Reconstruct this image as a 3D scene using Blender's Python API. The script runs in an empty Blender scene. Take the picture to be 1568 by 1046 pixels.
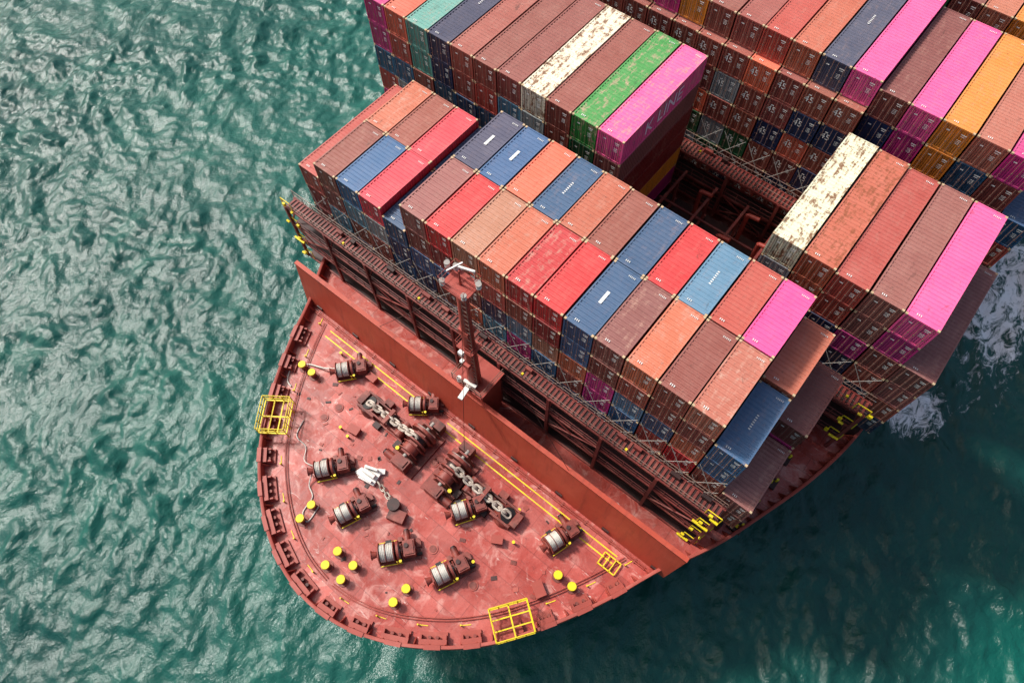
import bpy, bmesh, math, random, numpy as np
from mathutils import Vector, Matrix, Euler
random.seed(7)
scene=bpy.context.scene
col=scene.collection
R=math.radians
def lin(c):
    c=c/255.0
    return c/12.92 if c<=0.04045 else ((c+0.055)/1.055)**2.4
def S(r,g,b,k=1.0): return (lin(r)*k,lin(g)*k,lin(b)*k)

# ---------------------------------------------------------------- materials
def newmat(name):
    m=bpy.data.materials.new(name); m.use_nodes=True
    nt=m.node_tree; b=nt.nodes["Principled BSDF"]
    return m,nt,b
def N(nt,t,**kw):
    n=nt.nodes.new(t)
    for k,v in kw.items(): setattr(n,k,v)
    return n
def mixc(nt,fac,a,b,blend='MIX'):
    n=nt.nodes.new("ShaderNodeMix"); n.data_type='RGBA'; n.blend_type=blend
    for i,v in ((0,fac),(6,a),(7,b)):
        if hasattr(v,'is_output'): nt.links.new(v,n.inputs[i])
        elif i==0: n.inputs[0].default_value=v
        else: n.inputs[i].default_value=(*v[:3],1)
    return n.outputs[2]
def mth(nt,op,a,b=None,c=None,clamp=False):
    n=nt.nodes.new("ShaderNodeMath"); n.operation=op; n.use_clamp=clamp
    for i,v in enumerate((a,b,c)):
        if v is None: continue
        if hasattr(v,'is_output'): nt.links.new(v,n.inputs[i])
        else: n.inputs[i].default_value=v
    return n.outputs[0]
def noise(nt,vec,scale,detail=5,rough=0.6,dist=0.0):
    n=N(nt,"ShaderNodeTexNoise"); n.inputs["Scale"].default_value=scale; n.inputs["Detail"].default_value=detail
    n.inputs["Roughness"].default_value=rough; n.inputs["Distortion"].default_value=dist
    if vec is not None: nt.links.new(vec,n.inputs["Vector"])
    return n.outputs["Fac"]
def ramp(nt,fac,lo,hi):
    n=N(nt,"ShaderNodeMapRange"); n.inputs[1].default_value=lo; n.inputs[2].default_value=hi
    nt.links.new(fac,n.inputs[0]); return n.outputs[0]
def mapping(nt,vec,scale,rz=0):
    n=N(nt,"ShaderNodeMapping"); n.inputs["Scale"].default_value=scale; n.inputs["Rotation"].default_value=(0,0,rz); nt.links.new(vec,n.inputs[0]); return n.outputs[0]

def painted(name,base,pale=None,dark=None,amt=0.5,scale=0.6,rough=0.55,stain=0.3,streak=0.0):
    m,nt,b=newmat(name)
    tc=N(nt,"ShaderNodeTexCoord").outputs["Object"]
    pale=pale or tuple(min(1,x*1.5+0.04) for x in base); dark=dark or tuple(x*0.5 for x in base)
    n1=noise(nt,tc,scale,8,0.65,0.3); n2=noise(nt,tc,scale*4.3,6,0.7); n3=noise(nt,tc,scale*0.35,3)
    c=mixc(nt,mth(nt,'MULTIPLY',ramp(nt,n1,0.48,0.68),amt),base,pale)
    c=mixc(nt,mth(nt,'MULTIPLY',ramp(nt,n2,0.55,0.75),stain),c,dark)
    c=mixc(nt,mth(nt,'MULTIPLY',ramp(nt,n3,0.5,0.7),stain),c,dark)
    if streak:
        n4=noise(nt,mapping(nt,tc,(1.6,.5,.18)),1.2,7,.7)
        c=mixc(nt,mth(nt,'MULTIPLY',ramp(nt,n4,.5,.68),streak),c,dark)
    nt.links.new(c,b.inputs["Base Color"]); b.inputs["Roughness"].default_value=rough
    bp=N(nt,"ShaderNodeBump"); bp.inputs["Strength"].default_value=0.15; bp.inputs["Distance"].default_value=0.03
    nt.links.new(n2,bp.inputs["Height"]); nt.links.new(bp.outputs[0],b.inputs["Normal"])
    return m
M_hull=painted("hull_red_paint",S(154,66,54),S(188,104,92),S(100,38,30),0.55,0.35)
M_break=painted("breakwater_paint",S(174,68,47),S(200,100,78),S(116,43,32),0.4,0.3,stain=0.22,streak=.45)
M_mach=painted("machinery_paint",S(128,54,44),S(172,104,90),S(28,17,15),0.55,1.2,stain=0.8)
M_dark=painted("dark_steel",S(52,27,25),S(90,48,43),S(18,11,11),0.4,0.8,stain=0.6)
M_bridge=painted("lashing_bridge_paint",S(122,50,44),S(170,104,90),S(50,25,22),0.5,0.8,stain=0.5)
M_mast=painted("mast_paint",S(156,60,48),S(190,100,85),S(90,38,32),0.4,0.9,stain=0.4)
M_yel=painted("yellow_paint",S(230,206,20),S(240,225,90),S(140,105,25),0.3,1.5,stain=0.4)
M_rope=painted("white_rope",S(196,192,182),S(226,224,216),S(104,98,92),0.4,4,stain=0.5)
M_white=painted("white_paint",S(225,222,215),S(240,240,235),S(150,120,105),0.3,2,stain=0.3)
M_chain=painted("pale_chain",S(186,174,160),S(216,210,200),S(80,50,42),0.4,3,stain=0.6)
M_steel=painted("galvanised_steel",S(150,145,138),S(175,172,168),S(90,80,75),0.3,2,stain=0.4)
M_blackg=painted("black_grease",S(30,27,27),S(55,48,45),S(14,12,12),0.3,2,stain=0.4)

def deck_mat():
    m,nt,b=newmat("weathered_red_deck")
    tc=N(nt,"ShaderNodeTexCoord").outputs["Object"]
    n1=noise(nt,tc,0.22,9,0.7,0.6); n2=noise(nt,tc,1.1,8,0.7,0.4); n3=noise(nt,tc,5,5,0.7); n4=noise(nt,tc,0.5,6,0.6,1.2)
    c=mixc(nt,ramp(nt,n1,0.42,0.6),S(158,66,57),S(184,98,89))
    c=mixc(nt,mth(nt,'MULTIPLY',ramp(nt,n2,0.5,0.7),0.6),c,S(138,53,46))
    c=mixc(nt,mth(nt,'MULTIPLY',ramp(nt,n4,0.53,0.65),0.7),c,S(202,146,136))
    c=mixc(nt,mth(nt,'MULTIPLY',ramp(nt,n3,0.56,0.72),0.45),c,S(100,42,37))
    n6=noise(nt,tc,0.8,9,0.78,0.8)
    c=mixc(nt,mth(nt,'MULTIPLY',ramp(nt,n6,0.57,0.68),0.55),c,S(90,43,39))
    n5=noise(nt,mapping(nt,tc,(0.3,1.0,1)),1.6,9,0.75,1.5)
    c=mixc(nt,mth(nt,'MULTIPLY',ramp(nt,n5,0.61,0.66),0.75),c,S(218,198,190))
    br=N(nt,"ShaderNodeTexBrick"); br.inputs["Scale"].default_value=0.16; br.inputs["Mortar Size"].default_value=0.005
    br.inputs["Color1"].default_value=(0.28,0.28,0.28,1); br.inputs["Color2"].default_value=(0.7,0.7,0.7,1); br.inputs["Mortar"].default_value=(0.05,0.05,0.05,1)
    nt.links.new(tc,br.inputs["Vector"])
    c=mixc(nt,0.35,c,br.outputs["Color"],'OVERLAY')
    nt.links.new(c,b.inputs["Base Color"])
    nt.links.new(ramp(nt,n2,0.2,1.3),b.inputs["Roughness"])
    bp=N(nt,"ShaderNodeBump"); bp.inputs["Strength"].default_value=0.2; bp.inputs["Distance"].default_value=0.05
    nt.links.new(n3,bp.inputs["Height"]); nt.links.new(bp.outputs[0],b.inputs["Normal"])
    return m
M_deck=deck_mat()

def container_mat(name,wcol,wlo,whi,base_w):
    m,nt,b=newmat(name)
    tc=N(nt,"ShaderNodeTexCoord").outputs["Object"]
    oi=N(nt,"ShaderNodeObjectInfo")
    off=N(nt,"ShaderNodeVectorMath",operation='MULTIPLY_ADD')
    cmb=N(nt,"ShaderNodeCombineXYZ")
    for i in range(3): nt.links.new(oi.outputs["Random"],cmb.inputs[i])
    nt.links.new(cmb.outputs[0],off.inputs[0]); off.inputs[1].default_value=(137,91,53); nt.links.new(tc,off.inputs[2])
    v=off.outputs[0]
    geo=N(nt,"ShaderNodeNewGeometry"); sep=N(nt,"ShaderNodeSeparateXYZ"); nt.links.new(geo.outputs["Normal"],sep.inputs[0])
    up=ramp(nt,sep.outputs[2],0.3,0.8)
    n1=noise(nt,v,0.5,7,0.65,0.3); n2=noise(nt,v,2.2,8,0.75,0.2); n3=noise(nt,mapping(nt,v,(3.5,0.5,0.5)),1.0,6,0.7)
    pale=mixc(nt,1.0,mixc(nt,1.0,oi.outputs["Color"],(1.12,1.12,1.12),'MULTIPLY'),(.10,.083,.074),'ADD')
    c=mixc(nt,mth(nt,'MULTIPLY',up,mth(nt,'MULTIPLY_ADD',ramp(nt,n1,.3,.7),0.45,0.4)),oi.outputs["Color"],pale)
    c=mixc(nt,mth(nt,'MULTIPLY',ramp(nt,n2,0.52,0.78),0.35),c,mixc(nt,0.6,c,(0.02,0.012,0.01)))
    w=mth(nt,'MULTIPLY',ramp(nt,mth(nt,'ADD',mth(nt,'MULTIPLY',n2,0.5),mth(nt,'MULTIPLY',n3,0.5)),wlo,whi),mth(nt,'ADD',oi.outputs["Alpha"],base_w,clamp=True))
    c=mixc(nt,w,c,wcol)
    n4=noise(nt,v,6,4,0.6)
    c=mixc(nt,mth(nt,'MULTIPLY',ramp(nt,n4,0.65,0.72),0.6),c,(0.05,0.022,0.015))
    n5=noise(nt,mapping(nt,v,(1.6,.55,1)),0.8,9,.8,.6)
    c=mixc(nt,mth(nt,'MULTIPLY',mth(nt,'MULTIPLY',ramp(nt,n5,.60,.67),up),.55),c,(0.06,0.03,0.022))
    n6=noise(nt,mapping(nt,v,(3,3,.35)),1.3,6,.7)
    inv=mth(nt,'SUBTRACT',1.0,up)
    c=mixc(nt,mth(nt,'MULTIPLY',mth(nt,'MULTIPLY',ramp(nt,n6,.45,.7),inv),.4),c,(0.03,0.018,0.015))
    nt.links.new(c,b.inputs["Base Color"]); b.inputs["Roughness"].default_value=0.5
    return m
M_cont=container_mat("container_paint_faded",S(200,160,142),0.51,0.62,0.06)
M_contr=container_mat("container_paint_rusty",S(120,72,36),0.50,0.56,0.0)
M_cast=painted("corner_casting",S(190,165,130),None,None,0.3,2)
M_mark=painted("white_marking",S(225,225,220),None,S(170,160,150),0.2,3,stain=0.3)
M_rod=painted("lock_rod",S(130,100,88),None,None,0.3,2)
M_gap=painted("underframe_dark",S(36,26,24),None,None,0.3,2)

# ---------------------------------------------------------------- mesh builder
class MB:
    def __init__(s): s.v=[];s.f=[];s.m=[];s.mats=[]
    def mi(s,mat):
        if mat not in s.mats: s.mats.append(mat)
        return s.mats.index(mat)
    def add(s,vs,fs,mat):
        o=len(s.v); s.v+= [tuple(v) for v in vs]; k=s.mi(mat)
        for f in fs: s.f.append([o+i for i in f]); s.m.append(k)
    def box(s,c,d,mat,rz=0.0,M=None):
        hx,hy,hz=d[0]/2,d[1]/2,d[2]/2
        vs=[Vector((x,y,z)) for x in(-hx,hx) for y in(-hy,hy) for z in(-hz,hz)]
        if rz: 
            rm=Matrix.Rotation(rz,3,'Z'); vs=[rm@v for v in vs]
        if M is not None: vs=[M@v for v in vs]
        c=Vector(c); vs=[v+c for v in vs]
        s.add(vs,[(0,1,3,2),(4,6,7,5),(0,4,5,1),(2,3,7,6),(0,2,6,4),(1,5,7,3)],mat)
    def cyl(s,a,b,r,mat,seg=10,r2=None,cap=True):
        a=Vector(a);b=Vector(b); r2=r if r2 is None else r2
        d=(b-a); q=d.to_track_quat('Z','Y').to_matrix(); vs=[]
        for (p,rr) in((a,r),(b,r2)):
            for i in range(seg):
                t=2*math.pi*i/seg; vs.append(p+q@Vector((rr*math.cos(t),rr*math.sin(t),0)))
        fs=[(i,(i+1)%seg,seg+(i+1)%seg,seg+i) for i in range(seg)]
        if cap: fs+= [tuple(range(seg))[::-1],tuple(range(seg,2*seg))]
        s.add(vs,fs,mat)
    def beam(s,a,b,w,h,mat):
        a=Vector(a);b=Vector(b);d=b-a;q=d.to_track_quat('Y','Z').to_matrix()
        s.box((a+b)/2,(w,d.length,h),mat,M=q)
    def link(s,c,d,L,W,r,mat,roll=0.0,seg=14):
        c=Vector(c); q=Vector(d).to_track_quat('X','Z').to_matrix()@Matrix.Rotation(roll,3,'X')
        path=[]
        hs=(L-W)/2
        for i in range(seg):
            t=2*math.pi*i/seg; x=math.cos(t)*W/2+(hs if math.cos(t)>0 else -hs); y=math.sin(t)*W/2
            path.append(Vector((x,y,0)))
        vs=[];k=5
        for i in range(seg):
            tng=(path[(i+1)%seg]-path[i-1]).normalized(); nrm=Vector((tng.y,-tng.x,0))
            for j in range(k):
                a=2*math.pi*j/k; vs.append(c+q@(path[i]+nrm*r*math.cos(a)+Vector((0,0,1))*r*math.sin(a)))
        fs=[(i*k+j,((i+1)%seg)*k+j,((i+1)%seg)*k+(j+1)%k,i*k+(j+1)%k) for i in range(seg) for j in range(k)]
        s.add(vs,fs,mat)
    def mesh(s,name,smooth=False):
        me=bpy.data.meshes.new(name); me.from_pydata(s.v,[],s.f)
        for m in s.mats: me.materials.append(m)
        me.polygons.foreach_set("material_index",s.m)
        me.update()
        bm=bmesh.new(); bm.from_mesh(me); bmesh.ops.recalc_face_normals(bm,faces=bm.faces); bm.to_mesh(me); bm.free()
        if smooth:
            me.set_sharp_from_angle(angle=R(40))
            for p in me.polygons: p.use_smooth=True
        return me
    def obj(s,name,parent=None,smooth=False,loc=(0,0,0),rz=0):
        return inst(s.mesh(name,smooth),name,parent,loc,rz)
def inst(me,name,parent=None,loc=(0,0,0),rz=0):
    o=bpy.data.objects.new(name,me); col.objects.link(o); o.location=loc; o.rotation_euler=(0,0,rz)
    if parent: o.parent=parent
    return o
def empty(name,loc=(0,0,0),rz=0):
    o=bpy.data.objects.new(name,None); col.objects.link(o); o.location=loc; o.rotation_euler=(0,0,rz); o.empty_display_size=0.5; return o

# ---------------------------------------------------------------- containers
P=2.5635; W=2.44; TH=2.62; H=2.57
def container_mesh(name,L,label=None,num45=False):
    b=MB(); x0,x1=-W/2,W/2; y0,y1=0,L; t=0.10
    paint=M_cont
    for x in(x0+0.07,x1-0.07):
        for y in(0.08,L-0.08): b.box((x,y,H/2),(0.14,0.16,H-0.24),paint)
        b.box((x,L/2,H-0.05),(0.12,L-0.4,0.10),paint); b.box((x,L/2,0.09),(0.12,L-0.4,0.16),paint)
    for y in(0.06,L-0.06):
        b.box((0,y,H-0.06),(W-0.36,0.10,0.12),paint); b.box((0,y,0.09),(W-0.36,0.10,0.16),paint)
    for x in(x0+0.085,x1-0.085):
        for y in(0.085,L-0.085):
            for z in(0.06,H-0.057): b.box((x,y,z),(0.178,0.178,0.118),M_cast)
    def corr(n0,n1,per,dep):
        pts=[];k=int((n1-n0)/per);per=(n1-n0)/k
        for i in range(k):
            a=n0+i*per
            pts+=[(a,0),(a+per*0.35,0),(a+per*0.5,dep),(a+per*0.85,dep)]
        pts.append((n1,0)); return pts
    pr=corr(0.12,L-0.12,0.36,-0.055)
    zt=H-0.015
    vs=[];
    for (y,d) in pr: vs+=[(x0+0.13,y,zt+d),(x1-0.13,y,zt+d)]
    b.add(vs,[(2*i,2*i+1,2*i+3,2*i+2) for i in range(len(pr)-1)],paint)
    ps=corr(0.16,L-0.16,0.28,0.05)
    for sx in(-1,1):
        vs=[]
        for (y,d) in ps: vs+=[(sx*(W/2-0.015-d),y,0.17),(sx*(W/2-0.015-d),y,H-0.1)]
        b.add(vs,[(2*i,2*i+1,2*i+3,2*i+2) for i in range(len(ps)-1)],paint)
    pe=corr(x0+0.14,x1-0.14,0.25,0.045); vs=[]
    for (x,d) in pe: vs+=[(x,L-0.02-d,0.17),(x,L-0.02-d,H-0.12)]
    b.add(vs,[(2*i,2*i+1,2*i+3,2*i+2) for i in range(len(pe)-1)],paint)
    for sx in(-1,1):
        b.box((sx*0.53,0.065,H/2+0.02),(1.04,0.05,H-0.34),paint)
        for k in(0.2,0.86):
            b.cyl((sx*k,-0.002,0.1),(sx*k,-0.002,H-0.08),0.022,M_rod,6)
            b.box((sx*k,-0.01,1.0),(0.12,0.03,0.1),M_rod)
        for k in(.36,.53,.70): b.box((sx*k,0.037,H/2),(0.03,0.008,H-0.5),M_gap)
        for hz in(0.4,0.95,1.6,2.15): b.box((sx*1.04,0.03,hz),(0.12,0.02,0.05),M_rod)
    b.box((0,0.07,H/2),(0.03,0.06,H-0.3),M_gap)
    b.box((0.62,0.03,2.05),(0.42,0.006,0.08),M_mark); b.box((0.62,0.03,1.88),(0.3,0.006,0.05),M_mark)
    for i in range(4): b.box((0.55,0.03,1.5-0.12*i),(0.36-0.05*(i%2),0.006,0.03),M_mark)
    b.box((-0.55,0.03,1.95),(0.26,0.006,0.1),M_mark)
    b.box((0,L/2,0.2),(W-0.3,L-0.3,0.06),M_gap)
    for i in range(3): b.box((-0.55+0.14*i,0.42,zt+0.012),(0.06,0.16,0.006),M_mark)
    for i in range(5): b.box((0.35+0.12*i,L-0.5,zt+0.012),(0.045,0.14,0.006),M_mark)
    if label=='centre': b.box((0.0,L/2,zt+0.012),(0.24,1.15,0.006),M_mark)
    if label=='text':
        for i in range(7): b.box((0.0,L/2-.6+0.2*i,zt+0.012),(0.16,0.09,0.006),M_mark)
    me=b.mesh(name)
    if num45:
        t=bpy.data.curves.new("t",'FONT'); t.body="45"; t.size=0.85; t.align_x='CENTER'; o=bpy.data.objects.new("t",t); col.objects.link(o)
        dg=bpy.context.evaluated_depsgraph_get(); tm=bpy.data.meshes.new_from_object(o.evaluated_get(dg)); bpy.data.objects.remove(o)
        tm.transform(Matrix.Translation((-0.5,0.02,1.25))@Matrix.Rotation(R(90),4,'X'))
        bm=bmesh.new(); bm.from_mesh(me); n=len(bm.faces); bm.from_mesh(tm); bm.faces.ensure_lookup_table()
        k=list(me.materials).index(M_mark)
        for f in bm.faces[n:]: f.material_index=k
        bm.to_mesh(me); bm.free()
    return me
L20,L40,L45=6.06,12.19,13.72
MESH={}
for k,L in((20,L20),(40,L40),(45,L45)):
    for lab in(None,'centre','text'): MESH[(k,lab)]=container_mesh("container_%d"%k,L,lab,k==45)
C=dict(brown=(140,68,55),brown2=(122,58,52),mauve=(132,74,70),red=(190,32,38),pinkred=(200,48,66),orangeb=(182,94,64),orange=(206,94,66),
 tan=(168,112,86),blue=(28,78,116),navy=(26,42,78),slate=(56,62,86),lblue=(74,122,144),sky=(38,92,134),pink=(232,64,134),magenta=(182,36,114),hotpink=(236,84,148),
 white=(216,210,188),green=(38,130,50),dgreen=(8,80,46),teal=(94,164,150),yorange=(224,136,42),rustpale=(178,102,80),dred=(126,22,28),grey=(146,154,160),redbrown=(172,68,56),darkblue=(14,38,76))
PAL=['brown']*9+['brown2']*6+['redbrown']*4+['orangeb']*3+['dred']*3+['blue']*3+['darkblue']*3+['lblue']*2+['magenta']*2+['grey','white','yorange','red','dgreen','tan']
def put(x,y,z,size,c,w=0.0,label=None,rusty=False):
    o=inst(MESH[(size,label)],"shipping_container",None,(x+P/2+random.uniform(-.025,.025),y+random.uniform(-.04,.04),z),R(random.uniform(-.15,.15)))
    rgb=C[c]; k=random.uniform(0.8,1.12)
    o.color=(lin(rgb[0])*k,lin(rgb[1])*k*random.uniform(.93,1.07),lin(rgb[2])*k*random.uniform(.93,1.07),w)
    if rusty:
        o.material_slots[0].link='OBJECT'; o.material_slots[0].material=M_contr
    return o
def stack(c,y,ztop,size,cols,zbot=-16.0,pal=PAL,below=None,bsize=None,w=None,label=None,rusty=False):
    z=ztop-H; i=0
    while z>zbot-0.6:
        if i<len(cols): cc=cols[i]
        else: cc=random.choice(pal)
        s=size; yy=y
        if i>0 and bsize: s=bsize; yy=y-(0.765 if bsize==45 else 0)
        lab=label if i==0 else None
        ww=(w if (w is not None and i==0) else random.choice([0,0,0.1,0.25]))
        put(c*P,yy,z,s,cc,ww,lab,rusty and i==0)
        z-=TH; i+=1
b1f=[(-4,-2.62,['brown','brown2','lblue','grey','brown'],.2,None),(-3,-2.62,['sky','lblue','brown','darkblue'],.0,None),(-2,-2.62,['pinkred','grey','brown','brown2'],.05,None),
 (-1,-3.4,['blue','darkblue','blue','brown'],0,None),(0,0,['mauve','brown2','blue','darkblue','lblue','brown'],.1,None),(1,0,['red','dred','blue','brown','darkblue','grey'],.1,None),
 (2,0,['tan','brown','brown2','orangeb','blue','brown'],.4,None),(3,0,['orangeb','redbrown','darkblue','lblue','magenta','brown'],.4,None),(4,0,['red','brown','lblue','magenta','blue','brown'],.6,None),
 (5,0,['red','dred','tan','blue','sky','darkblue'],.1,None),(6,0,['blue','sky','orangeb','brown','sky','darkblue'],.0,'centre'),(7,0,['mauve','brown2','magenta','magenta','blue','brown'],.5,None),
 (8,0,['orangeb','brown','lblue','sky','tan','dred'],.6,None),(9,0,['brown','brown2','blue','redbrown','brown','brown2'],.1,None),(10,0,['rustpale','brown2','orangeb','red','dred','brown'],1,None),
 (11,-3.0,['sky','sky','brown','brown2'],0.1,'text'),(12,-9.4,['mauve','brown'],.3,None)]
for c,z,cl,w,lab in b1f: stack(c,0,z,20,cl,w=w,label=lab)
b1r=[(-4,-2.62,'orangeb',.8,None),(-3,-2.62,'brown',.2,None),(-2,-2.62,'pinkred',.1,None),(-1,-3.4,'blue',0,None),(0,0,'slate',0,'centre'),(1,0,'sky',0,'centre'),(2,0,'orange',.15,None),(3,0,'blue',.1,'text'),
 (4,0,'orangeb',.3,None),(5,0,'brown',.1,None),(6,0,'blue',.1,None),(7,0,'red',.1,None),(8,0,'lblue',.1,'text'),(9,0,'redbrown',.1,None),(10,0,'pink',.0,None),(11,-2.6,'orangeb',.1,None),(12,-6.5,'brown2',.1,None)]
for c,z,cc,w,lab in b1r: stack(c,L40-L20,z,20,[cc],w=w,label=lab)
stack(-5,0,-4.5,40,['redbrown','dred','dred','dgreen'],w=.1)
Y2=14.65
for c,z,cc,w,lab,ru in [(-7,.9,'magenta',.1,None,0),(-6,.9,'orange',.15,None,0),(-5,.9,'teal',.3,None,0),(-4,.9,'navy',.0,'text',0),(-3,.9,'brown',.2,None,0),(-2,.9,'brown',.1,None,0),(-1,.9,'brown2',.1,None,0),
   (0,.9,'white',.9,None,1),(1,.9,'brown',.1,None,0),(2,.9,'green',.85,None,0),(3,.9,'hotpink',.7,None,0),(9,.5,'white',.9,None,1),(10,.4,'orangeb',.6,None,1),(11,.2,'redbrown',.1,None,0),
   (12,.2,'mauve',.1,None,0),(13,.2,'hotpink',.0,None,0),(14,-5.0,'mauve',.2,None,0)]:
    if cc=='hotpink' and c==3: cl=[cc,'mauve','dred','dred','yorange','magenta']
    elif cc=='white' and c==0: cl=['white','grey','brown2','dred']
    elif c==2: cl=['green','dgreen']
    elif c==13: cl=['hotpink','magenta','brown2','brown','darkblue']
    elif c==10: cl=['orangeb','orangeb','lblue','brown']
    elif c==9: cl=['white','grey','lblue','dgreen']
    else: cl=[cc,cc if random.random()<.5 else random.choice(PAL)]
    stack(c,Y2,z,40,cl,w=w,label=lab,rusty=bool(ru))
Y3=30.3; B45=['brown']*6+['brown2']*5+['redbrown']*2+['orange','darkblue']
LOW={0:'darkblue',1:'darkblue',2:'dgreen',3:'dgreen',4:'grey',5:'dgreen',6:'brown',7:'brown2',8:'darkblue'}
for c,z,cc,w in [(-7,.3,'brown',.1),(-6,.3,'blue',.1),(-5,.3,'brown',.1),(-4,.3,'red',.1),(-3,.3,'brown',.1),(-2,.3,'mauve',.1),(-1,2.9,'brown',.1),(0,2.9,'brown2',.1),(1,2.9,'magenta',.1),(2,2.9,'yorange',.1),(3,2.9,'brown',.1),
   (4,2.9,'brown',.1),(5,2.9,'redbrown',.1),(6,2.9,'orangeb',.2),(7,2.9,'slate',.1),(8,2.9,'hotpink',.0)]:
    stack(c,Y3,z,40,[cc,'orange' if c==5 else 'brown','grey' if c==4 else random.choice(B45),random.choice(B45),LOW.get(c,'brown'),LOW.get(c+1,'brown')],w=w,bsize=45,pal=B45,label='text' if c==7 else None)
for c,z,cc,w in [(9,2.3,'brown2',.2),(10,2.3,'hotpink',.1),(11,2.3,'yorange',.2),(12,2.3,'rustpale',.2),(13,2.3,'magenta',.1),(14,-3,'blue',.1)]:
    stack(c,Y3,z,40,[cc,{10:'magenta',11:'yorange'}.get(c,random.choice(PAL))],w=w)
Y4=46.0
for c in range(-7,15):
    stack(c,Y4,1.5 if c<14 else -2,40,[{9:'brown2',10:'rustpale',11:'yorange',12:'orange',13:'brown'}.get(c,random.choice(PAL))],w=.1,zbot=-8)
t=bpy.data.curves.new("lettering",'FONT'); t.body="K LINE"; t.size=1.9; t.extrude=0.004
o=bpy.data.objects.new("t",t); col.objects.link(o)
me=bpy.data.meshes.new_from_object(o.evaluated_get(bpy.context.evaluated_depsgraph_get())); bpy.data.objects.remove(o)
me.materials.clear(); me.materials.append(painted("white_lettering",S(225,205,220)))
lt=bpy.data.objects.new("lettering",me); col.objects.link(lt)
for ob in [x for x in bpy.data.objects if x.name.startswith("shipping_container")]:
    if abs(ob.location.x-(3*P+P/2))<.1 and abs(ob.location.y-Y2)<.1 and abs(ob.location.z-(.9-H))<.1:
        lt.parent=ob; lt.location=(W/2+0.01,3.2,0.7); lt.rotation_euler=(R(90),0,R(90))

# ---------------------------------------------------------------- ship
CX=10.2; ZD=-18.0; ZB=-17.0; ZS=-33.0
ship=empty("container_ship")
tab=[(0,-25.35),(2.2,-25.15),(3.8,-24.8),(5.5,-24.2),(7.4,-23.3),(9.3,-22.1),(11.6,-20.3),(13.7,-18.1),(15.5,-15.6),(17.2,-12.8),(18.8,-9.7),(20.0,-6.9),(20.7,-5.4),(22.0,-3.2),(23.4,-0.4),(24.7,3.0),(26.5,8.3),(27.7,13.6),(28.2,19.4),(28.4,26),(28.4,40),(28.4,70),(28.4,110),(28.4,150)]
pts=[]
for i in range(len(tab)-1):
    p0=Vector(tab[i-1]) if i>0 else Vector((-tab[1][0],tab[1][1])); p1=Vector(tab[i]);p2=Vector(tab[i+1]);p3=Vector(tab[i+2]) if i+2<len(tab) else p2+(p2-p1)
    for k in range(4):
        t=k/4; pts.append(0.5*((2*p1)+(-p0+p2)*t+(2*p0-5*p1+4*p2-p3)*t*t+(-p0+3*p1-3*p2+p3)*t**3))
pts.append(Vector(tab[-1]))
n=len(pts)
def rim(off,z,lower=0.0):
    out=[]
    for i,p in enumerate(pts):
        a=pts[max(0,i-1)];c=pts[min(n-1,i+1)]
        if i==0: a=Vector((-pts[1].x,pts[1].y))
        tg=(c-a).normalized(); nr=Vector((-tg.y,tg.x))
        q=p+nr*off
        fade=max(0,min(1,(30-p.y)/50))
        h=q.x*(1-0.42*lower*fade**0.8); y=q.y+11*lower*fade
        out.append((max(0,h) if i else 0,y,z))
    return out
def both(r):
    port=[(CX+h,y,z) for h,y,z in r]; star=[(CX-h,y,z) for h,y,z in r]
    return star[::-1]+port[1:]
b=MB()
rings=[both(rim(0.30,ZD)),both(rim(0.26,ZB-0.03)),both(rim(0.22,ZB)),both(rim(0.0,ZB)),both(rim(-0.02,ZB-0.1)),both(rim(0.0,ZD-0.6)),both(rim(0,-22,0.30)),both(rim(0,-27,0.65)),both(rim(0,-34.5,1.0))]
vs=[p for r in rings for p in r]; m2=len(rings[0])
fs=[(j*m2+i,j*m2+i+1,(j+1)*m2+i+1,(j+1)*m2+i) for j in range(len(rings)-1) for i in range(m2-1)]
b.add(vs,fs,M_hull); b.obj("hull",ship,True)
b=MB(); r=rim(0.29,ZD); vs=[];
for h,y,z in r: vs+=[(CX-h,y,z),(CX+h,y,z)]
b.add(vs,[(2*i,2*i+1,2*i+3,2*i+2) for i in range(n-1)],M_deck); b.obj("forecastle_deck",ship)
def along(ds,ymax):
    L=0;res=[];nxt=ds*0.5
    for i in range(n-1):
        d=(pts[i+1]-pts[i]);
        while nxt<=L+d.length:
            t=(nxt-L)/d.length; p=pts[i]+d*t
            if p.y>ymax: return res
            res.append((p,d.normalized())); nxt+=ds
        L+=d.length
    return res
b=MB()
for k,(p,tg) in enumerate(along(1.25,28)):
    for s in(-1,1):
        nr=Vector((-tg.y*s,tg.x)); ax=Vector((tg.x*s,tg.y)); base=Vector((CX+s*p.x,p.y))
        a=base+nr*0.3; e=base+nr*0.85; w=ax*0.04
        vs=[(*(a-w),ZD),(*(e-w),ZD),(*(a-w),ZB-0.04),(*(a+w),ZD),(*(e+w),ZD),(*(a+w),ZB-0.04)]
        b.add(vs,[(0,1,2),(3,5,4),(1,4,5,2)],M_hull)
        if k%3==1 and p.y<-6:
            e=base+nr*1.75; b.cyl((e.x,e.y,ZD),(e.x,e.y,ZD+.35),.07,M_yel,6)
            f2=e+ax*.8; b.beam((e.x,e.y,ZD+.03),(f2.x,f2.y,ZD+.03),.06,.04,M_yel)
b.obj("bulwark_stays",ship)
b=MB(); rr=random.Random(5)
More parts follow.
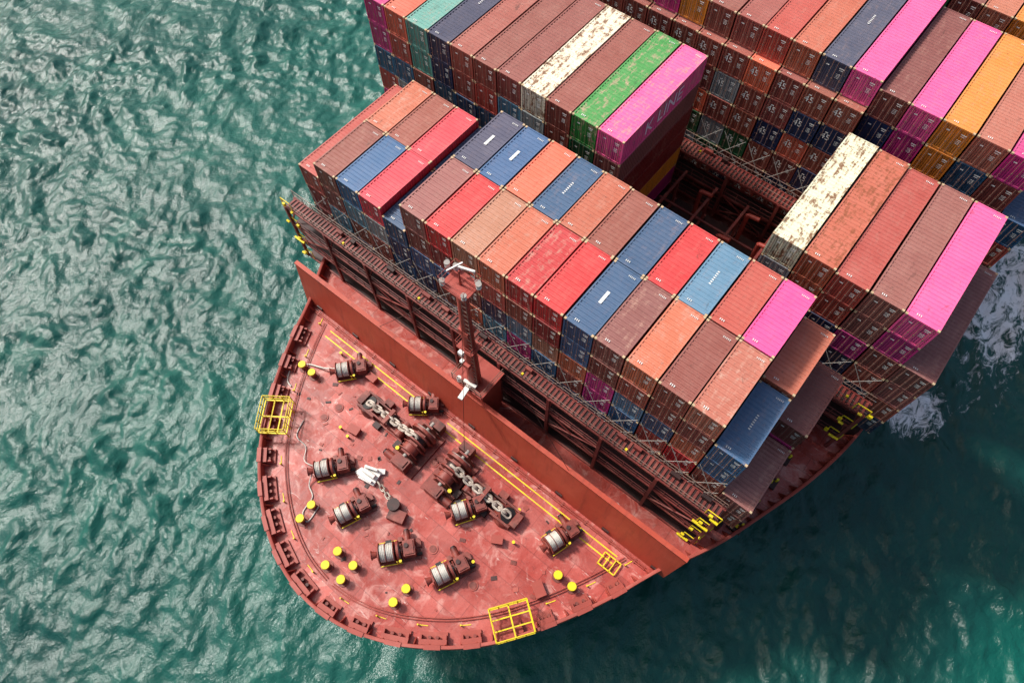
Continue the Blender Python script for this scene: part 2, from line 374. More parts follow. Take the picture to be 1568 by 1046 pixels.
for k,(p,tg) in enumerate(along(3.1,-7)):
    for s in(-1,1):
        nr=Vector((-tg.y*s,tg.x)); base=Vector((CX+s*p.x,p.y))+nr*0.75; rz=math.atan2(tg.y,tg.x*s)
        M=Matrix.Rotation(rz,3,'Z')
        def q(x,y,z): v=M@Vector((x,0,0)); return (base.x+v.x+nr.x*y,base.y+v.y+nr.y*y,z)
        L=rr.choice([1.3,1.6,2.2])
        b.box(q(0,.05,ZD+0.1),(L,1.0,0.2),M_hull,rz)
        b.box(q(0,-.25,ZD+0.78),(L,0.4,0.12),M_hull,rz)
        for e in(-L/2+.12,L/2-.12): b.box(q(e,-.05,ZD+0.45),(0.14,0.7,0.5),M_hull,rz)
        for e in(-.3,.3): b.cyl(q(e,.1,ZD+.2),q(e,.1,ZD+.6),0.14,M_mach,10)
b.obj("mooring_chocks",ship,True)
b=MB()
for k,(p,tg) in enumerate(along(3.1,-7)):
    for s in(-1,1):
        nr=Vector((-tg.y*s,tg.x)); base=Vector((CX+s*p.x,p.y))+nr*0.10; rz=math.atan2(tg.y,tg.x*s)
        b.box((base.x,base.y,ZB+.02),(1.3,0.36,0.1),M_hull,rz)
b.obj("rim_plates",ship)
b=MB()
al=along(.8,-7)
for s in(-1,1):
    for off in(2.1,2.3):
        q0=None
        for (p,tg) in al:
            nr=Vector((-tg.y*s,tg.x)); e=Vector((CX+s*p.x,p.y))+nr*off
            if q0 is not None: b.cyl((q0.x,q0.y,ZD+.12),(e.x,e.y,ZD+.12),.04,M_hull,6)
            q0=e
rd=random.Random(9)
for i in range(90):
    x=rd.uniform(-5,25); y=rd.uniform(-22,-8)
    if (x-CX)**2/16**2+(y+6)**2/17**2<1: b.box((x,y,ZD+.03),(rd.uniform(.12,.5),rd.uniform(.12,.4),.06),rd.choice([M_hull,M_mach,M_dark]),rd.uniform(0,1.5))
for i in range(9):
    x=rd.uniform(-2,22); y=rd.uniform(-20,-8.5); b.cyl((x,y,ZD),(x,y,ZD+.08),.42,M_hull,20); b.cyl((x,y,ZD+.08),(x,y,ZD+.12),.3,M_mach,16)
for y in(-6.05,-6.22): b.cyl((CX-19.5,y,ZD+.15),(CX+19.5,y,ZD+.15),.06,M_hull,6)
for i in range(16): b.box((CX-19+i*2.5,-6.13,ZD+.1),(.1,.4,.2),M_mach)
b.obj("deck_pipes_and_plates",ship)
b=MB(); h=21.5
ZT=-12.6
f=[(CX-h+.4,-5.75,ZD),(CX+h-.4,-5.75,ZD),(CX+h,-4.95,ZT),(CX-h,-4.95,ZT)]
g=[(x,y+0.12,z) for x,y,z in f]
b.add(f+g,[(0,1,2,3),(4,7,6,5),(0,4,5,1),(1,5,6,2),(2,6,7,3),(3,7,4,0)],M_break)
b.box((CX,-4.83,ZT+0.03),(2*h,0.4,0.1),M_break)
for i in range(24):
    x=CX-h+0.8+i*(2*h-1.6)/23
    b.add([(x,-5.6,ZD),(x,-3.3,ZD),(x,-4.6,ZT-.1),(x,-4.8,ZT-.1),(x+.05,-5.6,ZD),(x+.05,-3.3,ZD),(x+.05,-4.6,ZT-.1),(x+.05,-4.8,ZT-.1)],[(0,1,2,3),(4,7,6,5),(1,5,6,2)],M_break)
for i in range(9):
    x=CX-h+2.4+i*4.9; b.box((x,-5.74,ZD+.5),(.7,.1,.5),M_dark)
b.obj("breakwater",ship)
b=MB()
for (y0,y1) in((0.2,12.1),(14.8,26.7),(30.2,42.6),(46,58)):
    hw=22.5 if y0<1 else 27.6
    b.box((CX,(y0+y1)/2,-17.2),(2*hw,y1-y0,1.9),M_dark)
b.obj("hatch_covers",ship)
b=MB()
for (x0,x1,ys) in((-6.6,4.9,(-6.75,-7.45)),(8.6,27.4,(-6.75,-7.45))):
    for y in ys: b.add([(x0,y-.055,ZD+.006),(x1,y-.055,ZD+.006),(x1,y+.055,ZD+.006),(x0,y+.055,ZD+.006)],[(0,1,2,3)],M_yel)
b.obj("walkway_lines",ship)

# ---------------------------------------------------------------- lashing bridges
def lashing_bridge(xa,xb,y0,y1,zt,levels,zb=-18,rods=None,skipx=()):
    e=empty("lashing_bridge"); b=MB(); ym=(y0+y1)/2; rd=random.Random(int(y0*10))
    nx=int((xb-xa)/(2*P)); 
    for i in range(nx+1):
        x=xa+(xb-xa)*i/nx
        for y in(y0,y1): b.box((x,y,(zt+zb)/2),(0.28,0.24,zt-zb),M_bridge)
        b.beam((x,y0,zt-2.6),(x,y1,zt-.2),.12,.12,M_bridge)
        if i<nx and i%2==0:
            x2=xa+(xb-xa)*(i+1)/nx
            b.beam((x,y0-.02,zt-2.5),(x2,y0-.02,zt-5.1),.12,.12,M_bridge); b.beam((x,y0-.04,zt-5.1),(x2,y0-.04,zt-2.5),.12,.12,M_bridge)
    for k in range(levels):
        z=zt-2.62*k
        for y in(y0,y1): b.box(((xa+xb)/2,y,z-.02),(xb-xa,0.14,0.22),M_bridge)
        if k==0:
            for i in range(int((xb-xa)/.4)): b.box((xa+.2+i*.4,ym,z+.02),(.2,(y1-y0)-.16,.05),M_bridge)
        b.box(((xa+xb)/2,ym,z-.06),(xb-xa,(y1-y0)-.16,0.05),M_dark)
    for i in range(int((xb-xa)/P)):
        if rd.random()<.6: b.box((xa+(i+rd.random())*P,y1-.25,zt+.25),(rd.uniform(.3,.9),.3,.45),rd.choice([M_bridge,M_dark,M_mach]))
    b.obj("frame",e)
    b=MB()
    for k in range(min(levels,3)):
        z=zt-2.62*k
        for y in(y0,y1):
            for hh in(.55,1.1): b.cyl((xa,y,z+hh),(xb,y,z+hh),0.03,M_rod if k==0 else M_bridge,5)
            for i in range(int((xb-xa)/P*2)+1): b.cyl((xa+i*P/2,y,z),(xa+i*P/2,y,z+1.1),0.028,M_rod if k==0 else M_bridge,5)
    b.obj("handrails",e)
    b=MB()
    for x in(xa+.4,xb-.4):
        for k in range(levels):
            z=zt-2.62*k
            b.box((x+rd.uniform(-.8,.8),y0-.1,z+.5),(.3,.2,.35),M_yel)
            b.cyl((x+rd.uniform(-1.2,1.2),y0-.2,z+.2),(x+rd.uniform(-1,1),y0-.2,z+.25),.12,M_yel,8)
            b.beam((x-.6,y0,z+1.1),(x+.6,y0,z+1.1),.07,.07,M_yel)
            for dx in(-.6,.6): b.beam((x+dx,y0,z),(x+dx,y0,z+1.1),.06,.06,M_yel)
    for i in range(nx):
        x=xa+(i+.5)*(xb-xa)/nx
        if i%2: b.box((x+rd.uniform(-1,1),y0,zt+1.15),(.18,.18,.2),M_yel)
    b.obj("yellow_fittings",e)
    if rods:
        b=MB()
        for (x,yc) in rods:
            for (dx) in(0.15,P-.15):
                xo=x+(P-.15 if dx<1 else .15)
                b.cyl((x+dx,y1,zt+.1),(xo,yc-.04,zt+2.7),0.028,M_steel,5)
                b.cyl((x+dx,y1,zt-2.5),(xo,yc-.04,zt+0.1),0.028,M_steel,5)
        b.obj("lashing_rods",e)
    return e
lashing_bridge(-14.8,31.6,-1.9,-.7,-10.0,4,rods=[(c*P,0) for c in range(-5,12)])
lashing_bridge(-16.8,36.4,12.75,14.1,-10.5,3,rods=[(c*P,Y2) for c in list(range(-6,4))+list(range(9,14))])
lashing_bridge(-17.6,37.4,27.35,28.9,-10.7,3,rods=[(c*P,Y3-.76) for c in range(4,9)])
lashing_bridge(-17.6,37.4,43.5,45.2,-10.7,3)
e=empty("cargo_hold_pipework"); b=MB()
for (x,y) in((12.5,16.0),(16.5,15.5),(20.5,16.5),(14.0,25.5),(19.0,25.8),(18.0,22.0),(21.5,23.5)):
    b.cyl((x,y,-16.2),(x,y,-12.2),.22,M_mast,10); b.cyl((x,y,-12.2),(x+1.2,y,-12.0),.22,M_mast,10)
for y in(16.8,18.0,21.2,24.4): b.cyl((10.4,y,-14.6),(23,y,-14.6),.14,M_bridge,8)
for x in(11.5,15,18.5,22):
    b.box((x,20.7,-15.9),(.25,11,.5),M_bridge); b.box((x,20.7,-12.4),(.25,12.4,.3),M_bridge)
    for y in(16,20.7,25.5): b.box((x,y,-14.2),(.2,.2,3.6),M_bridge)
b.obj("pipes",e,True)

# ---------------------------------------------------------------- foremast
fm=empty("foremast",(10.1,-4.1,0))
b=MB()
b.box((0,.6,-14.5),(2.6,2.4,7),M_break)
b.box((0,.5,-10.9),(3.2,3.0,.12),M_mast)
b.cyl((0,0,-11),(0,0,3.8),0.56,M_mast,14,0.38)
b.cyl((.75,0.1,-11),(.35,0.1,1.0),0.07,M_mast,6)
for i in range(24): b.box((.5-.004*i,-.35,-10.5+i*.6),(.45,.05,.05),M_rod)
for x in(.28,.7): b.cyl((x,-.35,-10.8),(x-.1,-.35,3.8),.03,M_rod,5)
for (z,sx,sy) in((-4.6,1.5,1.3),(4.0,2.1,1.7)):
    b.box((0,0,z),(sx,sy,.12),M_mast); b.box((0,0,z-.25),(sx*.8,.2,.35),M_mast); b.box((0,0,z-.25),(.2,sy*.8,.35),M_mast)
    for a in(0.5,1.0):
        hx,hy=sx/2,sy/2; c=[(-hx,-hy,z+a),(hx,-hy,z+a),(hx,hy,z+a),(-hx,hy,z+a)]
        for i in range(4): b.cyl(c[i],c[(i+1)%4],.018,M_mast,5)
    for px in(-1,1):
        for py in(-1,1): b.cyl((px*sx/2,py*sy/2,z),(px*sx/2,py*sy/2,z+1.0),.022,M_mast,5)
b.box((0,0,-2),(.9,.9,.6),M_mast); b.box((0,-.5,-7),(.7,.5,.5),M_mast)
b.cyl((0,0,3.8),(0,0,5.6),.1,M_mast,8,.05)
b.beam((-1.3,0.3,4.5),(1.3,0.3,4.5),.09,.09,M_mast)
b.obj("mast_post",fm,True)
b=MB()
for (x,y,z) in((-.9,-.7,4.1),(.9,-.7,4.1),(-.95,.7,4.1),(.95,.6,4.1),(-1.3,0.3,4.55),(1.3,0.3,4.55)):
    b.cyl((x,y,z),(x,y,z+.35),.18,M_white,10); b.cyl((x,y,z+.35),(x,y,z+.45),.2,M_steel,10)
b.cyl((-.9,-.6,4.1),(-.9,-.6,6.0),.022,M_white,5); b.cyl((.7,.6,4.1),(.7,.6,5.6),.022,M_white,5)
b.beam((-.7,.5,4.9),(.6,.8,5.1),.14,.14,M_white); b.beam((-.9,-.2,5.0),(-.5,.9,5.0),.1,.1,M_white)
b.box((0.1,-1.0,-4.1),(.4,.3,.4),M_white); b.box((-.4,-.6,-6.8),(.3,.3,.3),M_white)
b.box((0.1,-.95,-10.6),(.42,2.3,.2),M_white,.15); b.cyl((-.9,-.8,-10.8),(-.9,-.8,-10.2),.2,M_white,10); b.box((.1,-.6,-10.4),(1.2,.3,.2),M_white,.15)
b.obj("lamps_and_antennas",fm,True)
b=MB()
for x in(-1.55,1.55):
    for a in(.55,1.1): b.cyl((x,-.95,-10.9+a),(x,1.9,-10.9+a),.03,M_rod,5)
for a in(.55,1.1): b.cyl((-1.55,-.95,-10.9+a),(1.55,-.95,-10.9+a),.03,M_rod,5)
for i in range(6): b.cyl((-1.55+.62*i,-.95,-10.9),(-1.55+.62*i,-.95,-9.8),.03,M_rod,5)
b.obj("platform_rails",fm)
b=MB()
for (x,y,z) in((-10.5,-.8,ZT),(10.5,-.8,ZT),(-5.2,3.2,-8.9),(7.8,3.2,-8.9),(1.9,-4.2,ZD)):
    b.cyl((0,0,3.4),(x,y,z),.022,M_dark,5)
b.obj("stay_wires",fm)

# ---------------------------------------------------------------- winches
def winch_mesh():
    b=MB()
    b.box((0.1,0,.1),(3.6,1.8,.2),M_mach)
    for x in(-1.65,-.1,.4):
        b.add([(x-.06,-.8,.2),(x-.06,.8,.2),(x-.06,.3,1.3),(x-.06,-.3,1.3),(x+.06,-.8,.2),(x+.06,.8,.2),(x+.06,.3,1.3),(x+.06,-.3,1.3)],[(0,1,2,3),(4,7,6,5),(0,4,5,1),(1,5,6,2),(2,6,7,3),(3,7,4,0)],M_mach)
    b.cyl((-2.1,0,1.05),(1.6,0,1.05),.12,M_steel,10)
    b.cyl((-1.45,0,1.05),(-.3,0,1.05),.70,M_rope,24)
    for i in range(8): b.cyl((-1.44+.145*i,0,1.05),(-1.35+.145*i,0,1.05),.76,M_rope,24)
    for x in(-1.53,-.95,-.24): b.cyl((x-.025,0,1.05),(x+.025,0,1.05),.9 if x!=-.95 else .84,M_mach,26)
    b.cyl((-.02,0,1.05),(.18,0,1.05),.84,M_mach,24); b.cyl((.18,0,1.05),(.22,0,1.05),.7,M_steel,24)
    b.box((1.05,0,.8),(1.0,1.35,1.2),M_mach); b.box((1.05,0,1.44),(.8,1.1,.12),M_mach); b.cyl((.85,.2,1.5),(.85,.2,1.62),.2,M_dark,10)
    for yy in(-.4,0,.4): b.box((1.56,yy,.8),(.06,.12,1.0),M_mach)
    b.cyl((.95,.7,.75),(.95,1.6,.75),.3,M_mach,14); b.cyl((.95,1.6,.75),(.95,1.72,.75),.22,M_blackg,14)
    b.cyl((-2.2,0,1.05),(-1.75,0,1.05),.36,M_mach,16,.24); b.cyl((-2.25,0,1.05),(-2.2,0,1.05),.42,M_mach,16)
    b.cyl((.2,-.95,.6),(.2,-.95,1.2),.04,M_yel,6); b.cyl((.2,-.95,1.2),(.2,-.95,1.24),.13,M_yel,14)
    b.beam((-.1,-.95,.3),(-.1,-.95,1.2),.08,.08,M_yel); b.beam((-1.6,-.98,.4),(.3,-1.0,.4),.07,.07,M_yel); b.beam((-1.6,1.0,.4),(.0,1.0,.4),.06,.06,M_yel)
    b.box((-.75,1.0,.3),(.5,.3,.4),M_blackg); b.box((.3,1.0,.35),(.4,.4,.5),M_mach)
    b.cyl((1.6,-.5,.3),(2.05,-.5,.3),.15,M_blackg,8); b.box((1.85,.4,.25),(.4,.6,.3),M_mach)
    return b.mesh("mooring_winch",True)
wm=winch_mesh()
for (x,y,rz,sc) in((-2.3,-9.4,50,.88),(5.3,-7.7,38,.85),(3.1,-17.2,52,.92),(7.3,-18.8,68,.92),(12.4,-18.8,50,.95),(17.0,-17.3,66,.95),(14.8,-12.5,58,.92),(22.5,-9.5,72,.9)):
    a=R(rz); o=inst(wm,"mooring_winch",None,(x+.8*math.cos(a)+.1,y+.8*math.sin(a)+.3,ZD+.004),a); o.scale=(sc,sc,sc)
# ---------------------------------------------------------------- anchor windlasses
def windlass(s,cx,cy):
    e=empty("anchor_windlass",(cx,cy,ZD+.004)); b=MB()
    b.box((0,-.5,.12),(3.0,4.6,.24),M_mach)
    for y in(-1.5,-.5,.55,1.5):
        b.add([(-1.1,y-.08,.2),(1.1,y-.08,.2),(.45,y-.08,1.9),(-.45,y-.08,1.9),(-1.1,y+.08,.2),(1.1,y+.08,.2),(.45,y+.08,1.9),(-.45,y+.08,1.9)],[(0,1,2,3),(4,7,6,5),(0,4,5,1),(1,5,6,2),(2,6,7,3),(3,7,4,0)],M_mach)
    b.cyl((0,-2.1,1.3),(0,2.1,1.3),.18,M_steel,12)
    for y in(-.28,.32): b.cyl((0,y-.07,1.3),(0,y+.07,1.3),1.15,M_mach,10)
    b.cyl((0,-.22,1.3),(0,.25,1.3),.8,M_dark,10)
    b.cyl((0,.68,1.3),(0,.95,1.3),1.3,M_mach,28); b.cyl((0,1.0,1.3),(0,1.05,1.3),1.1,M_steel,28)
    b.cyl((0,-1.35,1.3),(0,-.7,1.3),.75,M_mach,20)
    b.cyl((0,-1.4,1.3),(0,-1.34,1.3),1.05,M_mach,24); b.cyl((0,-.7,1.3),(0,-.64,1.3),1.05,M_mach,24)
    b.box((.3*-s,2.2,.8),(1.3,.8,1.2),M_mach)
    b.box((-.1*s,-2.35,.85),(1.5,1.0,1.4),M_mach); b.box((-.1*s,-2.35,1.6),(1.1,.7,.14),M_mach); b.cyl((.7*s,-2.4,.8),(1.7*s,-2.4,.8),.35,M_mach,14); b.cyl((1.7*s,-2.4,.8),(1.85*s,-2.4,.8),.26,M_blackg,14)
    b.box((1.5*s,-1.3,.4),(.5,.7,.5),M_dark)
    b.cyl((s*1.0,-1.6,.3),(s*1.0,-1.6,1.3),.05,M_yel,6); b.cyl((s*1,-1.6,1.3),(s*1,-1.6,1.35),.18,M_yel,12)
    b.obj("windlass_body",e,True)
    b=MB(); d=s
    b.box((d*3.6,0,.12),(4.6,1.7,.24),M_mach)
    b.box((d*2.9,0,.35),(1.2,1.3,.7),M_mach); 
    for y in(-.62,.62): b.box((d*3.6,y,.62),(3.6,.14,.8),M_mach)
    b.cyl((d*2.0,-.75,.6),(d*2.0,.75,.6),.45,M_mach,16)
    b.cyl((d*3.2,-.55,.95),(d*3.2,.55,.95),.28,M_dark,12); b.box((d*3.5,0,1.55),(.35,1.5,.22),M_mach); b.box((d*3.5,.72,1.1),(.3,.14,1.0),M_mach); b.box((d*3.5,-.72,1.1),(.3,.14,1.0),M_mach)
    b.box((d*4.7,1.15,.35),(.8,.6,.7),M_mach); b.box((d*4.2,-1.1,.25),(.7,.5,.5),M_dark)
    b.cyl((d*5.9,0,-.0),(d*6.1,0,.75),1.15,M_mach,18,.95); b.cyl((d*6.1,0,.75),(d*6.12,0,.8),.7,M_blackg,16)
    for y in(-.8,.8): b.box((d*5.8,y,.55),(2.0,.18,1.0),M_mach); 
    b.box((d*6.9,0.1,.45),(.6,1.3,.8),M_mach)
    b.obj("chain_stopper",e,True)
    b=MB(); path=[(0.0,2.3),(.55,2.22),(1.05,2.0),(1.5,1.7),(2.0,1.5),(2.5,1.36),(3.05,1.34),(3.6,1.3),(4.15,1.22),(4.7,1.14),(5.25,1.05),(5.75,.95),(6.1,.8)]
    P0=[Vector((d*x,0,z)) for x,z in path]; k=0
    for i in range(len(P0)-1):
        c=(P0[i]+P0[i+1])/2; b.link(c,P0[i+1]-P0[i],.84,.52,.115,M_chain,R(15) if k%2 else R(100)); k+=1
    b.obj("anchor_chain",e,True)
windlass(-1,8.1,-9.9); windlass(1,12.2,-9.9)

# ---------------------------------------------------------------- bollards
def bollard_mesh():
    b=MB()
    b.cyl((0,0,0),(0,0,.07),.48,M_mach,20); b.cyl((0,0,.07),(0,0,.75),.27,M_mach,18)
    b.cyl((0,0,.75),(0,0,.9),.27,M_yel,20,.38); b.cyl((0,0,.9),(0,0,1.0),.38,M_yel,20,.34)
    return b.mesh("bollard",True)
bm_=bollard_mesh()
for (x,y) in((-5.6,-11.1),(-4.3,-11.1),(4.7,-19.7),(4.8,-21.1),(9.2,-21.0),(9.2,-22.4),(11.0,-21.0),(11.0,-22.4),(15.6,-19.6),(15.5,-21.0),(24.5,-11.1),(25.9,-11.1)):
    inst(bm_,"bollard",None,(x,y,ZD+.004))
sb=MB(); sb.cyl((0,0,0),(0,0,.5),.09,M_mach,8); sb.cyl((0,0,.5),(0,0,.6),.14,M_yel,10); sb=sb.mesh("air_vent_pipe",True)
for (x,y) in((1.5,-13.2),(2.6,-13.4),(20.0,-11.3),(18.4,-14.6),(-3.8,-7.9),(18.7,-8.9)):
    inst(sb,"air_vent_pipe",None,(x,y,ZD+.004))
# ---------------------------------------------------------------- yellow platforms
def platform(cx,cy,rz):
    e=empty("boarding_platform",(cx,cy,ZB+.25),rz); b=MB(); lx,ly=3.1,2.5
    for i in range(3): b.box((-lx/2+lx*i/2,0,0),(.12,ly,.16),M_yel)
    for i in range(4): b.box((0,-ly/2+ly*i/3,.002),(lx,.1,.12),M_yel)
    b.obj("open_frame",e)
    b=MB()
    for z in(.55,1.1):
        for y in(-ly/2,ly/2): b.cyl((-lx/2,y,z),(lx/2,y,z),.045,M_yel,6)
        for x in(-lx/2,lx/2): b.cyl((x,-ly/2,z),(x,ly/2,z),.045,M_yel,6)
    for i in range(5):
        for y in(-ly/2,ly/2): b.cyl((-lx/2+lx*i/4,y,-.9 if y>0 else 0),(-lx/2+lx*i/4,y,1.1),.04,M_yel,6)
    for i in range(4):
        for x in(-lx/2,lx/2): b.cyl((x,-ly/2+ly*i/3,0),(x,-ly/2+ly*i/3,1.1),.04,M_yel,6)
    b.obj("guard_rails",e)
platform(23.8,-16.2,R(54)); platform(-3.4,-16.2,R(-54))
e=empty("towing_bracket",(6.6,-14.7,ZD+.004)); b=MB()
b.box((0,0,.2),(1.6,1.3,.4),M_white,.2); b.box((-.2,.5,.6),(1.2,.2,.5),M_white,.35); b.box((-.1,-.45,.55),(1.5,.22,.45),M_white,.1); b.cyl((-.6,0,.75),(.6,.1,.75),.22,M_white,10)
b.box((.5,.85,.2),(.8,.45,.3),M_white,.6); b.box((-.9,-.3,.2),(.5,.7,.3),M_white,-.3)
b.obj("bracket_body",e,True); b=MB()
for i in range(5): b.link((1.2+.42*i,-.05-.1*i,.3),(1,-.25,0),.6,.36,.07,M_chain,R(20) if i%2 else R(90))
b.cyl((3.5,-.6,.0),(3.5,-.6,.9),.55,M_dark,14); b.box((4.3,-1.1,.35),(1.5,1.0,.7),M_mach,.3)
b.obj("stopper_chain",e,True)
def locker(x,y,sx,sy,sz,rz,nm="deck_locker"):
    b=MB(); b.box((0,0,sz/2),(sx,sy,sz),M_hull); b.box((0,0,sz+.03),(sx+.1,sy+.1,.06),M_hull); b.box((0,-sy/2-.03,sz*.6),(.2,.05,.1),M_dark)
    b.obj(nm,None,False,(x,y,ZD+.004),R(rz))
for a in((2.6,-12.6,1.0,.7,.6,10),(18.8,-12.0,.9,.6,.6,30),(23.9,-12.9,1.2,.8,.5,-30),(0.3,-7.9,.9,.6,.6,0)): locker(*a)
b=MB()
b.box((0,0,.25),(1.6,.1,.1),M_yel); b.box((0,1.1,.25),(1.6,.1,.1),M_yel)
for x in(-.8,-.3,.3,.8): b.box((x,.55,.25),(.08,1.0,.1),M_yel); b.cyl((x,0,0),(x,0,.3),.04,M_yel,6); b.cyl((x,1.1,0),(x,1.1,.3),.04,M_yel,6)
b.obj("yellow_hatch_guard",None,False,(27.2,-8.2,ZD+.004),0)
def rope(name,pl,r=.06):
    b=MB()
    P_=[Vector(p) for p in pl]; out=[]
    for i in range(len(P_)-1):
        p0=P_[max(0,i-1)];p1=P_[i];p2=P_[i+1];p3=P_[min(len(P_)-1,i+2)]
        for k in range(6):
            t=k/6; out.append(0.5*((2*p1)+(-p0+p2)*t+(2*p0-5*p1+4*p2-p3)*t*t+(-p0+3*p1-3*p2+p3)*t**3))
    out.append(P_[-1])
    for i in range(len(out)-1): b.cyl(out[i],out[i+1],r,M_rope,6)
    b.obj(name,None,True)
zr=ZD+.08
rope("mooring_rope",[(2.6,-17.4,ZD+.9),(3.0,-18.6,zr+.1),(4.0,-19.2,zr),(4.3,-20.6,zr),(5.2,-20.9,zr),(5.0,-19.4,zr)])
rope("mooring_rope",[(-2.6,-9.3,ZD+.9),(-4.0,-10.0,zr+.3),(-5.6,-10.6,zr),(-6.6,-11.6,zr),(-6.0,-12.9,zr),(-5.2,-13.2,zr)],.08)
rope("mooring_rope",[(3.0,-17.0,ZD+1),(1.2,-17.4,zr+.2),(.2,-16.4,zr),(-1.2,-16.2,zr),(-1.8,-14.8,zr)],.05)

# ---------------------------------------------------------------- side deck fittings
rd=random.Random(4)
def fit(name,seq):
    e=empty(name); b=MB()
    for (x,y,z) in seq:
        x+=rd.uniform(-.5,.5); b.box((x,y,z+.3),(.35,.3,.4),M_yel); b.box((x,y,z+.15),(1.2,1.0,.3),M_dark)
        b.cyl((x+.4,y+.3,z),(x+.4,y+.3,z+.8),.12,M_yel,8)
        b.cyl((x-.5,y-.4,z),(x-.5,y-.4,z+1.6),.08,M_bridge,6)
    b.obj("boxes",e)
fit("lashing_gear_rack",[(34.0+.1*i,1.5+2.6*i,ZD+.1) for i in range(9)])
fit("lashing_gear_rack",[(-13.2,1.0+2.9*i,ZD+.1) for i in range(4)])

# ---------------------------------------------------------------- sea
def axis(lo,hi,d,far,k):
    a=np.arange(lo,hi+d,d); g=np.cumsum(d*1.28**np.arange(1,k+1)); return np.concatenate([lo-g[::-1],a,hi+g])
xs=axis(-115,80,.25,4000,36); ys=axis(-62,75,.25,4000,36)
X,Y=np.meshgrid(xs,ys,indexing='ij')
rng=np.random.default_rng(3); Z=np.zeros_like(X)
wd=math.radians(215)
Xw=X+.5*np.sin(Y*.41+1)+.4*np.sin(X*.27+Y*.19); Yw=Y+.5*np.sin(X*.39)+.4*np.sin(Y*.33-X*.21)
for i in range(150):
    lam=.75*(7.5/.75)**rng.random(); th=wd+rng.normal(0,.8); k=2*math.pi/lam
    a=0.0053*lam**.92*rng.uniform(.5,1.4); ph=rng.uniform(0,6.28)
    Z+=a*np.sin(k*(math.cos(th)*Xw+math.sin(th)*Yw)+ph)
gust=1+.25*np.sin(X*.07+Y*.05+1)*np.sin(Y*.09-X*.03)+.15*np.sin(X*.15-Y*.11)
Z=(Z+0.6*np.maximum(Z,0)**1.5)*gust
fade=np.clip((140-np.hypot(X+20,Y-5))/20,0,1); Z*=fade
nx,ny=X.shape; co=np.stack([X,Y,Z],-1).reshape(-1,3).astype(np.float32)
idx=np.arange(nx*ny).reshape(nx,ny); q=np.stack([idx[:-1,:-1],idx[1:,:-1],idx[1:,1:],idx[:-1,1:]],-1).reshape(-1,4).astype(np.int32)
me=bpy.data.meshes.new("sea"); me.vertices.add(len(co)); me.vertices.foreach_set("co",co.ravel())
me.loops.add(q.size); me.loops.foreach_set("vertex_index",q.ravel()); me.polygons.add(len(q))
me.polygons.foreach_set("loop_start",np.arange(0,q.size,4,dtype=np.int32)); me.polygons.foreach_set("loop_total",np.full(len(q),4,dtype=np.int32))
me.polygons.foreach_set("use_smooth",np.ones(len(q),dtype=bool)); me.update(calc_edges=True)
sea=inst(me,"sea",None,(0,0,ZS))
m,nt,b=newmat("sea_water"); tc=N(nt,"ShaderNodeTexCoord").outputs["Object"]
big=noise(nt,tc,0.02,3,.5); mid=noise(nt,tc,0.12,5,.6,.5)
c=mixc(nt,ramp(nt,big,.4,.62),S(16,68,63),S(28,86,77))
c=mixc(nt,mth(nt,'MULTIPLY',ramp(nt,mid,.45,.7),.5),c,S(38,102,89))
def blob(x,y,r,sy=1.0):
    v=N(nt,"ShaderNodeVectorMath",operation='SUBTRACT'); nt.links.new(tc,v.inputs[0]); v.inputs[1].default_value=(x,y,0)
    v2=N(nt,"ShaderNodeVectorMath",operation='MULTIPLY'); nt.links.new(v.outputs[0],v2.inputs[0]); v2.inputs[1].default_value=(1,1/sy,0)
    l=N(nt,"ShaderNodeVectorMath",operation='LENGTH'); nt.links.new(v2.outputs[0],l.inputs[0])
    return ramp(nt,l.outputs["Value"],r,r*.1)
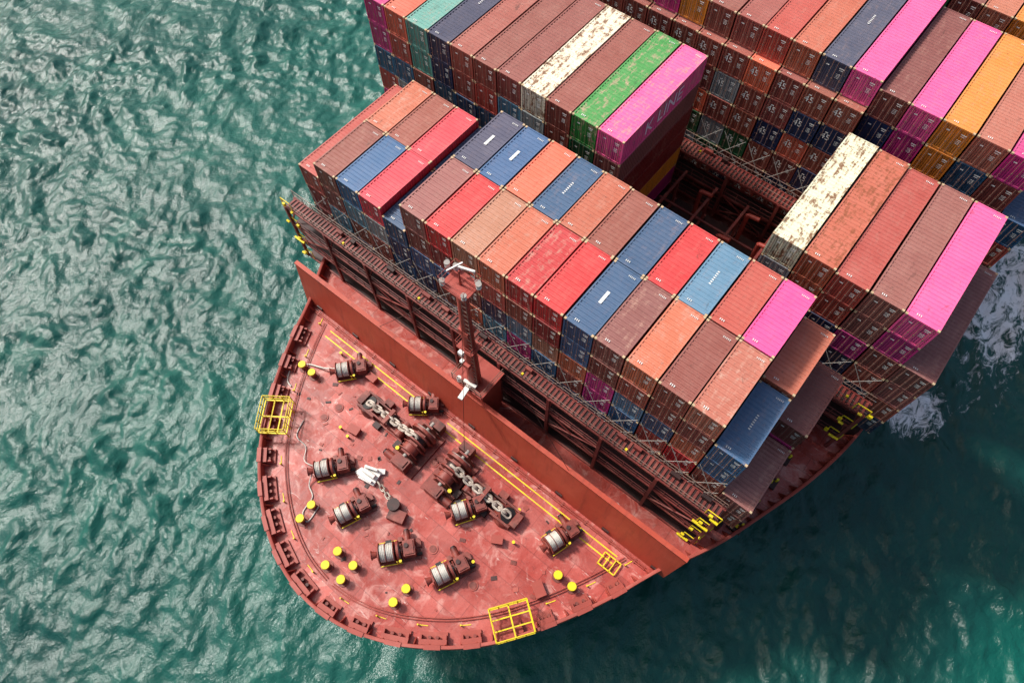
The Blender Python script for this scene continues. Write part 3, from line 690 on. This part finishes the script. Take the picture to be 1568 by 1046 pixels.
# ship's shade painted darker into port-side water, turquoise far off the port bow
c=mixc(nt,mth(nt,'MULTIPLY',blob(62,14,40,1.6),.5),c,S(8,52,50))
c=mixc(nt,mth(nt,'MULTIPLY',blob(74,10,17),.7),c,S(0,124,104))
fo=mth(nt,'ADD',blob(43.8,31,5.5,1.1),blob(45.5,55,8,2.0),clamp=True)
fo=mth(nt,'ADD',fo,mth(nt,'MULTIPLY',blob(50,44,11,2.6),.66),clamp=True)
fn=noise(nt,mapping(nt,tc,(1,.5,1)),0.7,14,.78,1.2)
fm_=ramp(nt,mth(nt,'MULTIPLY',mth(nt,'POWER',fo,.45),fn),.43,.52)
c=mixc(nt,mth(nt,'MULTIPLY',fm_,.97),c,(.92,.93,.93))
nt.links.new(c,b.inputs["Base Color"])
nt.links.new(mth(nt,'MULTIPLY_ADD',fm_,.4,.17),b.inputs["Roughness"]); b.inputs["IOR"].default_value=1.37
b1=N(nt,"ShaderNodeBump"); b1.inputs["Strength"].default_value=.75; b1.inputs["Distance"].default_value=.17; nt.links.new(noise(nt,mapping(nt,tc,(1.3,.8,1),R(35)),1.4,4,.6,.15),b1.inputs["Height"])
b2=N(nt,"ShaderNodeBump"); b2.inputs["Strength"].default_value=.8; b2.inputs["Distance"].default_value=.07; nt.links.new(noise(nt,tc,4,4,.65,.1),b2.inputs["Height"])
nt.links.new(b1.outputs[0],b2.inputs["Normal"]); nt.links.new(b2.outputs[0],b.inputs["Normal"])
me.materials.append(m)

# ---------------------------------------------------------------- light
sd=Vector((-.90,-.12,0)).normalized(); el=R(50)
d=Vector((sd.x*math.cos(el),sd.y*math.cos(el),math.sin(el)))
L=bpy.data.lights.new("sun",'SUN'); L.energy=4.0; L.angle=R(7); L.color=(1,.965,.92); so=bpy.data.objects.new("sun",L); col.objects.link(so)
so.rotation_euler=(-d).to_track_quat('-Z','Y').to_euler(); so.location=(0,0,80)
w=bpy.data.worlds.new("World"); scene.world=w; w.use_nodes=True; nt=w.node_tree
sky=nt.nodes.new("ShaderNodeTexSky"); sky.sky_type='NISHITA'; sky.sun_disc=False; sky.sun_elevation=el; sky.sun_rotation=math.atan2(d.x,d.y); sky.air_density=1.0; sky.dust_density=6.0; sky.ozone_density=1.0
nt.links.new(sky.outputs[0],nt.nodes["Background"].inputs[0]); nt.nodes["Background"].inputs[1].default_value=.13
# ---------------------------------------------------------------- camera
cd=bpy.data.cameras.new("camera"); cd.sensor_width=36; cd.lens=1046.3/1568*36; cd.clip_end=9000; cd.clip_start=.5
co=bpy.data.objects.new("camera",cd); col.objects.link(co); co.location=(27.171,-19.599,40.806); co.rotation_euler=Euler((.47123,.00849,.67846),'XYZ'); scene.camera=co
scene.view_settings.view_transform='Standard'; scene.view_settings.look='None'; scene.view_settings.exposure=0
